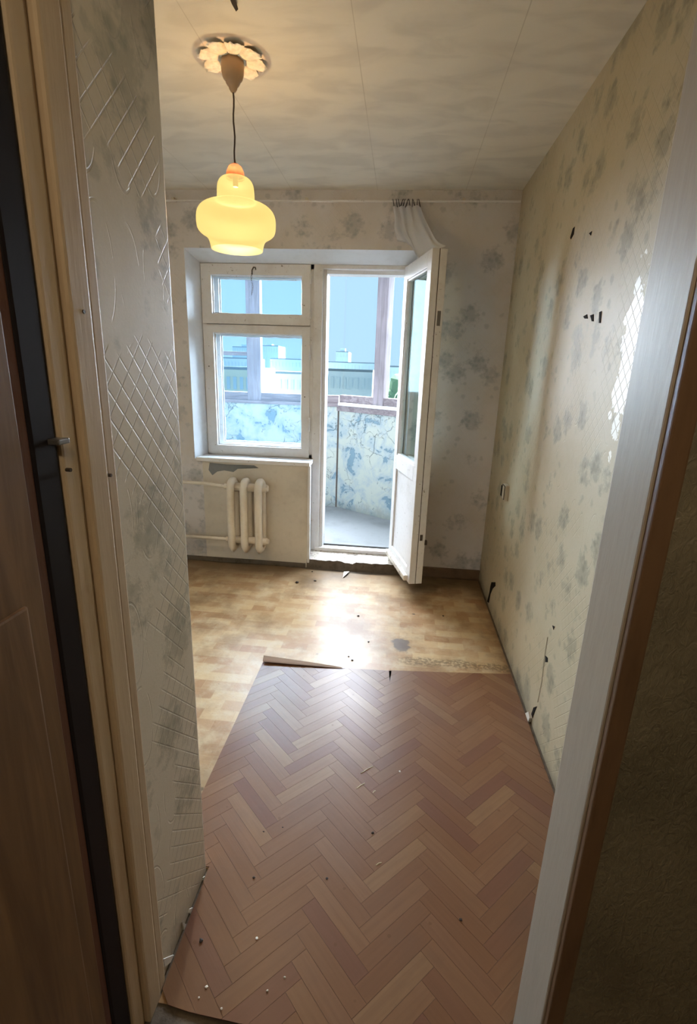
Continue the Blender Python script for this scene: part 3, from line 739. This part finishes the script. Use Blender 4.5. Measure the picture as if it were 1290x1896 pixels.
# torn lacy rosette round the cup
bm = bmesh.new(); n = 96
cen = []; mid = []; rim = []
for i in range(n):
    a = 2*math.pi*i/n; pt = abs(math.sin(a*4.0))**0.55
    r = 0.088 + 0.030*pt + 0.007*random.random() - (0.030 if 30 < i < 35 or 60 < i < 64 else 0)
    rim.append(bm.verts.new((LX+r*math.cos(a), LY+r*math.sin(a), 2.4975-0.016*pt*random.uniform(0.5, 1.0))))
    mid.append(bm.verts.new((LX+0.066*math.cos(a), LY+0.066*math.sin(a), 2.496-0.012*pt)))
    cen.append(bm.verts.new((LX+0.03*math.cos(a), LY+0.03*math.sin(a), 2.492)))
for i in range(n):
    j = (i+1) % n
    bm.faces.new((cen[i], cen[j], mid[j], mid[i])); bm.faces.new((mid[i], mid[j], rim[j], rim[i]))
tag(obj('ceiling_rosette', bm, 'rosette_paper', None), 'torn lacy paper rosette on the ceiling around the lamp cup', 'rosette')
# hanging scrap of ceiling paper above the rosette
c = px(437, 6, 2, ZC); bm = bmesh.new()
v = [(c.x-0.012, c.y-0.05, ZC-0.001), (c.x+0.006, c.y-0.05, ZC-0.001), (c.x+0.004, c.y+0.006, ZC-0.012), (c.x-0.004, c.y+0.010, ZC-0.015), (c.x-0.010, c.y-0.01, ZC-0.008)]
q = bm.faces.new([bm.verts.new(p) for p in v]); r = bmesh.ops.extrude_face_region(bm, geom=[q])
for g in r['geom']:
    if isinstance(g, bmesh.types.BMVert): g.co.z += 0.002
tag(obj('paper_scrap', bm, 'dark_crumb', None), 'dark scrap of paper peeling off the ceiling near the lamp', 'paper scrap')

# ------------------------------------------------------------------ curtain wire and curtain
wy = YB-0.045
p0 = px(305, 374, 1, wy); p1 = px(968, 371, 1, wy)
cw = empty('curtain_rail', (0, wy, 2.43)); tag(cw, 'thin pale curtain rail strung along the top of the far wall', 'curtain rail')
bm = bmesh.new(); zr = (p0.z+p1.z)/2
bx(bm, XL+0.005, XR-0.012, wy-0.005, wy+0.005, zr-0.004, zr+0.005); kid(obj('rail', bm, 'white_paint', None, 0.001), cw)
for x in (-1.5, -0.65, 0.30):
    kid(box('bracket', x-0.008, x+0.008, wy-0.003, YB, zr+0.004, zr+0.020, 'cream_paint', None), cw)
cur = empty('curtain', (0.02, wy, zr)); tag(cur, 'bunched white tulle curtain caught over the top of the open balcony door', 'curtain')
NU, NV = 40, 26
ltop = 0.100+LH
def leafpt(s, off, z): 
    q = Vector((hx, hy, 0)) + ldir*s + (ny*sgn)*off; return Vector((q.x, q.y, z))
lowL = px(735, 446, 1, 3.40)
# lower boundary of the cloth, hanging corner first, then lying over the top of the leaf
low = [lowL, px(752, 449, 1, 3.38), px(764, 458, 1, 3.36), px(772, 476, 1, 3.33), leafpt(0.30, 0.04, ltop+0.006), leafpt(0.40, 0.05, ltop+0.010), leafpt(0.49, 0.06, ltop+0.012), leafpt(0.565, 0.075, ltop+0.012)]
def along(pts, t):
    f = t*(len(pts)-1); i = min(int(f), len(pts)-2); return pts[i].lerp(pts[i+1], f-i)
tl_ = px(727, 384, 1, wy-0.004); tr_ = px(778, 382, 1, wy-0.004)
bm = bmesh.new(); grid = []
for i in range(NU+1):
    u = i/NU; row = []
    a = tl_.lerp(tr_, u); b = along(low, u)
    for j in range(NV+1):
        v = j/NV; p = a.lerp(b, v)
        sag = math.sin(math.pi*v)
        p.z -= 0.035*sag*(0.3+u)
        fold = math.sin(u*24+0.8*math.sin(v*3))*0.013*(1-0.45*v) + math.sin(u*9+1.0+v*2.0)*0.016*sag
        p.y -= 0.012+fold*(1.0 if v < 0.93 else 0.4) + 0.01*sag; p.x += 0.006*math.sin(v*7+u*5)*sag
        row.append(bm.verts.new(p))
    grid.append(row)
for i in range(NU):
    for j in range(NV): bm.faces.new((grid[i][j], grid[i+1][j], grid[i+1][j+1], grid[i][j+1]))
kid(obj('cloth', bm, 'tulle', None, smooth=True), cur)
bm = bmesh.new(); tube(bm, [Vector(grid_p) for grid_p in [along(low, 0.05*k)+Vector((0, -0.014, 0)) for k in range(9)]], 0.004, 6)
kid(obj('hem', bm, 'tulle', None, smooth=True), cur)
for k in range(11):
    x = tl_.x + (tr_.x-tl_.x)*(k+0.3)/10.6 + random.uniform(-0.003, 0.003)
    tilt = random.uniform(-0.010, 0.010)
    rp = [(x+tilt*math.sin(a), wy+0.0135*math.cos(a), zr-0.012+0.024*math.sin(a)) for a in [q*math.pi/7 for q in range(14)]]
    bm = bmesh.new(); tube(bm, rp, 0.0022, 5, closed=True); kid(obj('ring', bm, 'ring_dark', None), cur)

# ------------------------------------------------------------------ wall details on the right wall
def wallpt(x, y): return px(x, y, 0, XR)
c = wallpt(939, 911)
sw = empty('wall_socket', c); tag(sw, 'small pale socket box with its dark open front on the long wall', 'socket')
kid(box('body', XR-0.022, XR+0.002, c.y-0.045, c.y+0.035, c.z-0.045, c.z+0.045, 'switch_plastic', None, 0.006), sw)
kid(box('rim', XR-0.026, XR-0.018, c.y-0.038, c.y+0.036, c.z-0.040, c.z+0.040, 'rust_metal', None, 0.003), sw)
kid(box('plate', XR-0.028, XR-0.020, c.y-0.034, c.y+0.012, c.z-0.036, c.z+0.036, 'switch_plastic', None, 0.003), sw)
kid(box('opening', XR-0.030, XR-0.020, c.y+0.012, c.y+0.040, c.z-0.030, c.z+0.032, 'black_hole', None, 0.002), sw)
def hole(nm, pts, th=0.002, mat='black_hole'):
    bm = bmesh.new(); vs = [wallpt(*q) for q in pts]
    f = bm.faces.new([bm.verts.new(v-Vector((th, 0, 0))) for v in vs]); r = bmesh.ops.extrude_face_region(bm, geom=[f])
    for g in r['geom']:
        if isinstance(g, bmesh.types.BMVert): g.co.x += th+0.001
    o = obj(nm, bm, mat, WR); return o
hole('hole', [(988, 1310), (994, 1308), (990, 1318), (986, 1330), (984, 1322)])
hole('torn_flap', [(975, 1322), (983, 1318), (985, 1330), (982, 1338), (972, 1326)], 0.012, 'plaster_white')
hole('hole', [(910, 1078), (917, 1078), (917, 1085), (912, 1090), (908, 1100), (905, 1116), (902, 1114), (906, 1098), (908, 1086)])
hole('hole', [(1010, 1214), (1014, 1218), (1014, 1226), (1010, 1226)])
hole('nail_hole', [(1080, 586), (1087, 582), (1088, 590), (1083, 590)])
hole('nail_hole', [(1093, 584), (1099, 582), (1099, 595), (1096, 595)])
hole('nail_hole', [(1110, 578), (1114, 576), (1112, 598), (1109, 598)])
hole('nail_hole', [(1061, 423), (1064, 420), (1062, 434), (1057, 443), (1056, 440)])
hole('nail_hole', [(1091, 432), (1096, 428), (1094, 436)])
hole('nail_hole', [(1023, 1158), (1027, 1160), (1025, 1166)])
# torn paper ends along the foot of the corner block
for pts in (((352, 1683), (358, 1680), (356, 1694), (350, 1690)), ((338, 1708), (347, 1712), (341, 1722)), ((303, 1776), (322, 1768), (316, 1782), (306, 1790)), ((376, 1625), (381, 1622), (379, 1640))):
    vs = [px(x, y, 0, XP+0.003) for x, y in pts]; bm = bmesh.new()
    f = bm.faces.new([bm.verts.new(v) for v in vs]); r = bmesh.ops.extrude_face_region(bm, geom=[f])
    for g in r['geom']:
        if isinstance(g, bmesh.types.BMVert): g.co.x -= 0.004
    obj('torn_paper', bm, 'plaster_white', WC)
# lifted seam of the wallpaper above the hole
bm = bmesh.new(); tube(bm, [wallpt(1014, 1180)+Vector((-0.001, 0, 0)), wallpt(1009, 1215)+Vector((-0.002, 0, 0)), wallpt(1004, 1262)+Vector((-0.003, 0, 0)), wallpt(996, 1300)+Vector((-0.002, 0, 0))], 0.0014, 6)
obj('lifted_seam', bm, 'switch_plastic', WR)

# ------------------------------------------------------------------ doorway of the room
tl1 = empty('trim_1', (XP, 0.74, 0)); struct(tl1, 'beige grooved wooden door casing beside the dark open door', 'door casing')
def t1(nm, x0, x1, y0, y1, m='jamb_left_paint', b=0.004): return kid(box(nm, x0, x1, y0, y1, 0.0, 2.08, m, None, b), tl1)
t1('jamb_board', XP-0.04, XP-0.004, YD-0.008, YF+0.004)
t1('moulding', XP-0.01, XP+0.006, 0.777, YF+0.006, b=0.005)
t1('moulding', XP-0.01, XP+0.010, 0.722, 0.775, b=0.006)
t1('moulding', XP-0.01, XP+0.005, 0.672, 0.708, b=0.005)
tr2 = empty('trim_2', (XJ, 0.74, 0)); struct(tr2, 'glossy off-white painted door jamb with a brown outer edge', 'door jamb')
def t2(nm, x0, x1, y0, y1, m='jamb_right_paint', b=0.004): return kid(box(nm, x0, x1, y0, y1, 0.0, 2.08, m, None, b), tr2)
t2('jamb_board', XJ, XJ+0.03, YD+0.004, YF+0.004)
t2('edge_strip', XJ+0.003, XJ+0.032, YD-0.010, YD+0.006, 'brown_edge', 0.003)
t2('head_board', XP, XJ, YD, YF, 'jamb_right_paint', 0.0).name = 'side_board'
for o in list(tr2.children):
    if o.name.startswith('side_board'): bpy.data.objects.remove(o, do_unlink=True)
kid(box('head_board', XP, XJ, YD, YF, 2.06, 2.09, 'jamb_right_paint', None, 0.003), tr2)
dl = empty('door_2', (XP+0.01, 0.665, 0)); struct(dl, 'brown interior door swung open into the corridor, black hinge edge', 'door')
def dk(nm, x0, x1, y0, y1, z0, z1, m, b=0.002): return kid(box(nm, x0, x1, y0, y1, z0, z1, m, None, b), dl)
dk('leaf', XP-0.035, XP+0.001, -0.10, 0.600, 0.012, 2.05, 'door_brown')
dk('hinge_edge', XP-0.035, XP+0.003, 0.615, 0.668, 0.012, 2.05, 'black_paint', 0.006)
dk('primer_strip', XP-0.035, XP+0.0, 0.598, 0.617, 0.012, 2.05, 'red_primer')
dk('raised_panel', XP-0.004, XP+0.006, 0.05, 0.565, 0.15, 1.12, 'door_brown', 0.004)
c = px(110, 817, 0, XP+0.012)
lt = kid(box('latch_pin', XP-0.004, XP+0.020, c.y-0.012, c.y+0.012, c.z-0.004, c.z+0.004, 'metal_grey', None, 0.002), tl1)
for q in ((128, 870), (203, 880), (153, 577)):
    c = px(q[0], q[1], 0, XP+0.009); bm = bmesh.new(); tube(bm, [c+Vector((-0.006, 0, 0)), c+Vector((0.003, 0, 0))], 0.003, 8)
    kid(obj('nail', bm, 'rust_metal', None), tl1)

# corridor shell behind the camera
struct(box('wall_corridor', -1.0, 0.9, -1.42, -1.30, 0, ZC, 'corridor_wallpaper'), 'dark corridor wall behind the viewer', 'wall')
struct(box('wall_corridor_left', -0.80, -0.68, -1.30, YD, 0, ZC, 'corridor_wallpaper'), 'dark corridor side wall behind the brown door', 'wall')
struct(box('wall_corridor_right', 0.78, 0.90, -1.30, YD, 0, ZC, 'corridor_wallpaper'), 'dark corridor side wall on the jamb side', 'wall')
struct(box('ceiling_corridor', -0.80, 0.90, -1.42, YD, ZC, ZC+0.12, 'lining'), 'plain corridor ceiling', 'ceiling')
struct(box('floor_corridor', -0.80, 0.90, -1.42, YD, -0.12, 0.0, 'brown_edge'), 'dark brown corridor floor before the threshold', 'floor')
cl = bpy.data.lights.new('corridor_fill', 'POINT'); cl.energy = CORRIDOR_FILL_POWER; cl.color = (1.0, 0.80, 0.55); cl.shadow_soft_size = 0.08  # unseen fill lamp added to brighten the doorway side
clo = bpy.data.objects.new('corridor_fill', cl); COL.objects.link(clo); clo.location = (0.05, -0.55, 2.35)

# ------------------------------------------------------------------ balcony
BZ = 0.05
struct(box('balcony_floor', -3.0, 1.6, YO, 5.4, BZ-0.15, BZ, 'concrete'), 'grey concrete balcony floor', 'floor')
struct(box('balcony_ceiling', -3.0, 1.6, YO, 5.15, 2.62, 2.77, 'reveal_paint'), 'concrete slab above the balcony', 'ceiling')
struct(box('wall_balcony', -3.12, -3.0, YO, 5.2, 0, 2.7, 'peeling_blue_paint'), 'side wall closing the balcony', 'wall')
C0 = Vector((-0.62, 5.03, 0)); bd = Vector((0.57, -0.377, 0)).normalized(); bn = Vector((-bd.y, bd.x, 0))
brz = math.atan2(bd.y, bd.x)
def run(root, x0, x1, y0, y1, z0, z1, m, nm, b=0.003):
    o = box(nm, x0, x1, y0, y1, z0, z1, m, None, b); o.parent = root; return o
# front run, parallel to the house
pa = empty('parapet_front', (C0.x, C0.y, 0)); struct(pa, 'balcony parapet with peeling pale blue paint facing the window', 'parapet')
run(pa, -2.4, 0.06, 0.0, 0.10, BZ, 1.085, 'peeling_blue_paint', 'slab', 0.004)
run(pa, -2.4, 0.02, -0.02, 0.12, 1.085, 1.115, 'weathered_wood', 'cap_board')
pb_ = empty('parapet_angled', (C0.x, C0.y, 0), brz); struct(pb_, 'angled balcony parapet with cracked white and blue paint', 'parapet')
run(pb_, 0.012, 2.25, 0.0, 0.10, BZ, 1.05, 'peeling_blue_paint', 'slab', 0.004)
run(pb_, -0.01, 2.25, -0.012, 0.10, 1.045, 1.100, 'weathered_wood', 'rail_board')
run(pb_, 0.02, 2.25, -0.03, 0.12, 1.100, 1.128, 'reveal_paint', 'sill_board')
run(pb_, -0.004, 0.016, -0.003, 0.03, BZ, 1.05, 'rust_metal', 'corner_strip', 0)
# glazing
ga = empty('balcony_glazing_front', (C0.x, C0.y, 0)); ga['kind'] = 'structure'
ga.name = 'window_2'; struct(ga, 'wooden balcony glazing in front of the room window', 'window')
gb = empty('window_3', (C0.x, C0.y, 0), brz); struct(gb, 'grey weathered balcony glazing beyond the open door', 'window')
ZG0, ZG1 = 1.128, 2.62
run(ga, -2.4, 0.0, 0.02, 0.09, 1.115, 1.192, 'weathered_wood', 'bottom_rail')
run(ga, -2.4, 0.0, 0.02, 0.09, 2.53, 2.62, 'weathered_wood', 'top_rail')
for a, b in ((-0.93, -0.79), (-2.02, -1.90), (-0.33, -0.19)):
    run(ga, a, b, 0.015, 0.095, 1.115, ZG1, 'weathered_post', 'post')
run(ga, -1.90, -0.93, 0.03, 0.08, 1.545, 1.582, 'weathered_wood', 'transom')
def pane(root, x0, x1, z0, z1):
    bm = bmesh.new(); quad(bm, [(x0, 0.055, z0), (x1, 0.055, z0), (x1, 0.055, z1), (x0, 0.055, z1)])
    o = obj('pane', bm, 'balcony_glass', None); o.parent = root
for a, b, z0, z1 in ((-1.90, -0.93, 1.192, 1.545), (-1.90, -0.93, 1.582, 2.53), (-0.79, -0.33, 1.192, 2.53), (-0.19, 0.03, 1.192, 2.53), (-2.4, -2.02, 1.192, 2.53)): pane(ga, a, b, z0, z1)
run(gb, 0.0, 2.25, 0.02, 0.09, 1.128, 1.200, 'weathered_wood', 'bottom_rail')
run(gb, 0.0, 2.25, 0.02, 0.09, 2.53, 2.62, 'weathered_wood', 'top_rail')
for a, b in ((0.415, 0.535), (1.15, 1.27), (1.95, 2.05)):
    run(gb, a, b, 0.012, 0.095, 1.128, ZG1, 'weathered_post', 'post')
for a, b in ((0.02, 0.415), (0.535, 1.15), (1.27, 1.95)): pane(gb, a, b, 1.200, 2.53)

# ------------------------------------------------------------------ town beyond the balcony
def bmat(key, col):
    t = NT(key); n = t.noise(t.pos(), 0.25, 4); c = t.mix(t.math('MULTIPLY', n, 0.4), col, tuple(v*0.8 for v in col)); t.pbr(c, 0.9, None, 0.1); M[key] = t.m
bmat('house_haze_pale', (0.44, 0.54, 0.6)); bmat('house_yellow', (0.66, 0.6, 0.42)); bmat('house_haze_white', (0.5, 0.57, 0.6)); bmat('house_haze_blue', (0.38, 0.48, 0.55))  # distance haze painted into these tones: bluish and low in contrast
bmat('house_haze_window', (0.43, 0.51, 0.55)); bmat('tree_green', (0.17, 0.27, 0.15)); bmat('ground_far', (0.055, 0.065, 0.06)); bmat('roof_grey', (0.14, 0.17, 0.19))
struct(box('ground', -400, 400, 12, 700, -27, -26, 'ground_far'), 'hazy ground far below the balcony', 'ground')
GZ = -26
def house(nm, label, xa, xb, ytop, dist, depth, mat, cols, rows, wz=(1.5, 1.4), extra=None, ybase=None):
    a = px(xa, ytop, 1, dist); b = px(xb, ytop, 1, dist)
    x0, x1, zt = a.x, b.x, (a.z+b.z)/2
    r = empty(nm, ((x0+x1)/2, dist+depth/2, GZ)); tag(r, label, 'building')
    kid(box('wall', x0, x1, dist, dist+depth, GZ, zt, mat, None), r)
    kid(box('roof', x0, x1, dist+0.05, dist+depth, zt, zt+0.35, 'roof_grey', None), r)
    if extra:
        for (ea, eb, et, dy) in extra:
            p, q = px(ea, et, 1, dist+dy), px(eb, et, 1, dist+dy)
            kid(box('roof_house', p.x, q.x, dist+dy, dist+dy+4, zt, (p.z+q.z)/2, mat, None), r)
    me = None; w = (x1-x0)/cols
    for i in range(cols):
        for j in range(rows):
            if me is None:
                bm = bmesh.new(); bx(bm, -w*0.25, w*0.25, -0.12, 0.10, -wz[1]/2, wz[1]/2)
                o = obj('window', bm, 'house_haze_window', None); me = o.data
            else:
                o = bpy.data.objects.new('window', me); COL.objects.link(o)
            o.location = (x0+w*(i+0.5), dist, zt-1.6-wz[1]*2.0*j); kid(o, r)
    return r
house('apartment_tower', 'hazy tall apartment block with a roof house, seen through the window', 478, 515, 641, 230, 14, 'house_haze_pale', 8, 6, (3, 2.0), [(493, 503, 637, 2)])
house('apartment_block', 'hazy apartment block with an antenna on the skyline', 430, 462, 643, 240, 14, 'house_haze_blue', 7, 5, (3, 2.0), [(447, 457, 637, 2)])
house('long_block', 'long pale low block behind the yellow building', 396, 470, 664, 150, 12, 'house_haze_white', 12, 3, (2, 1.5))
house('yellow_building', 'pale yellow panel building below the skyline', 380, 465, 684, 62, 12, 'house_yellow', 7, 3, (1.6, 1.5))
house('low_block', 'hazy low block right of the apartment tower', 500, 575, 666, 170, 12, 'house_haze_pale', 12, 4, (2, 1.5))
house('cream_building', 'cream building with a flat roof past the window post', 478, 570, 692, 80, 14, 'house_haze_white', 8, 2, (1.6, 1.5))
house('distant_tower', 'faint stepped tower seen through the open door', 622, 645, 652, 300, 16, 'house_haze_pale', 4, 5, (3, 2.2), [(630, 639, 645, 3)])
house('distant_block', 'faint long block on the horizon beyond the door', 596, 700, 672, 200, 12, 'house_haze_pale', 16, 3, (2, 1.6))
house('white_building', 'white building with square windows beyond the balcony rail', 598, 690, 688, 74, 14, 'house_haze_white', 8, 3, (1.6, 1.6))
house('small_block', 'small pale block beside the green tree', 700, 760, 680, 120, 12, 'house_haze_pale', 7, 4, (2, 1.5))
def tree(x, y, dist, r, label):
    c = px(x, y, 1, dist); root_ = empty('tree', (c.x, dist, GZ)); tag(root_, label, 'tree', 'trees below the balcony')
    bm = bmesh.new()
    for k in range(9):
        q = bmesh.ops.create_icosphere(bm, subdivisions=2, radius=r*random.uniform(0.45, 0.7), matrix=Matrix.Translation(c+Vector((random.uniform(-r, r)*0.7, random.uniform(-r, r)*0.6, random.uniform(-r, r)*0.6))))
    for v in bm.verts: v.co += Vector((random.uniform(-1, 1), random.uniform(-1, 1), random.uniform(-1, 1)))*r*0.08
    kid(obj('crown', bm, 'tree_green', None), root_)
    bm = bmesh.new(); tube(bm, [(c.x, dist, GZ), (c.x, dist, c.z)], r*0.1, 8); kid(obj('trunk', bm, 'roof_grey', None), root_)
tree(724, 727, 50, 1.6, 'large rounded green tree top below the balcony rail')
tree(757, 733, 44, 1.3, 'small green tree top beside the larger tree')

# ------------------------------------------------------------------ crumbs on the floor
def crumb(x, y, r, mat, label, grp, nm):
    c = px(x, y, 2, 0.0066); bm = bmesh.new()
    bmesh.ops.create_icosphere(bm, subdivisions=1, radius=r)
    for v in bm.verts: v.co = Vector((v.co.x*random.uniform(0.7, 1.4), v.co.y*random.uniform(0.6, 1.2), v.co.z*random.uniform(0.4, 0.7)))
    o = obj(nm, bm, mat, None); o.location = (c.x, c.y, c.z+r*0.35 if c.y < 2.17 else 0.003+r*0.35); tag(o, label, 'crumb', grp)
for x, y, r in ((475, 1738, 0.004), (382, 1828, 0.004), (495, 1835, 0.003), (368, 1848, 0.003), (740, 1429, 0.004), (527, 1810, 0.003), (410, 1868, 0.003)):
    crumb(x, y, r, 'plaster_white', 'white plaster crumb lying on the herringbone linoleum', 'white plaster crumbs on the linoleum', 'plaster_crumb')
for x, y, r in ((372, 1742, 0.006), (470, 1625, 0.004), (605, 1627, 0.004), (690, 1543, 0.005), (488, 1540, 0.003), (523, 1532, 0.003), (853, 1704, 0.005)):
    crumb(x, y, r, 'dark_crumb', 'dark crumb of dirt lying on the herringbone linoleum', 'dark crumbs on the linoleum', 'dirt_crumb')
for x, y, r in ((550, 1078, 0.012), (583, 1075, 0.009), (663, 1140, 0.007), (682, 1188, 0.006), (652, 1222, 0.006), (645, 1215, 0.005), (578, 1058, 0.007), (820, 1140, 0.006)):
    crumb(x, y, r, 'dark_crumb', 'dark crumb of dirt lying on the worn yellow linoleum', 'dark crumbs on the worn linoleum', 'dirt_crumb')
def straw(x, y, x2, y2):
    a, b = px(x, y, 2, 0.0075), px(x2, y2, 2, 0.0075); bm = bmesh.new(); tube(bm, [a, a.lerp(b, 0.5)+Vector((0, 0.002, 0.001)), b], 0.0012, 5)
    tag(obj('splinter', bm, 'straw', None), 'thin pale splinter lying on the herringbone linoleum', 'splinter', 'pale splinters on the linoleum')
straw(668, 1432, 690, 1419); straw(660, 1460, 675, 1450); straw(696, 1602, 706, 1597); straw(690, 1468, 695, 1464)
# flap of linoleum at the tear by the step
a = px(640, 1062, 2, 0.004); bm = bmesh.new()
vs = [(a.x-0.018, a.y+0.03, 0.003), (a.x+0.022, a.y+0.035, 0.006), (a.x+0.020, a.y+0.0, 0.016), (a.x-0.012, a.y-0.085, 0.006)]
f = bm.faces.new([bm.verts.new(v) for v in vs]); r = bmesh.ops.extrude_face_region(bm, geom=[f])
for g in r['geom']:
    if isinstance(g, bmesh.types.BMVert): g.co.z += 0.003
tag(obj('linoleum_scrap', bm, 'plaster_white', None), 'pale pointed scrap of torn linoleum by the balcony door step', 'scrap')
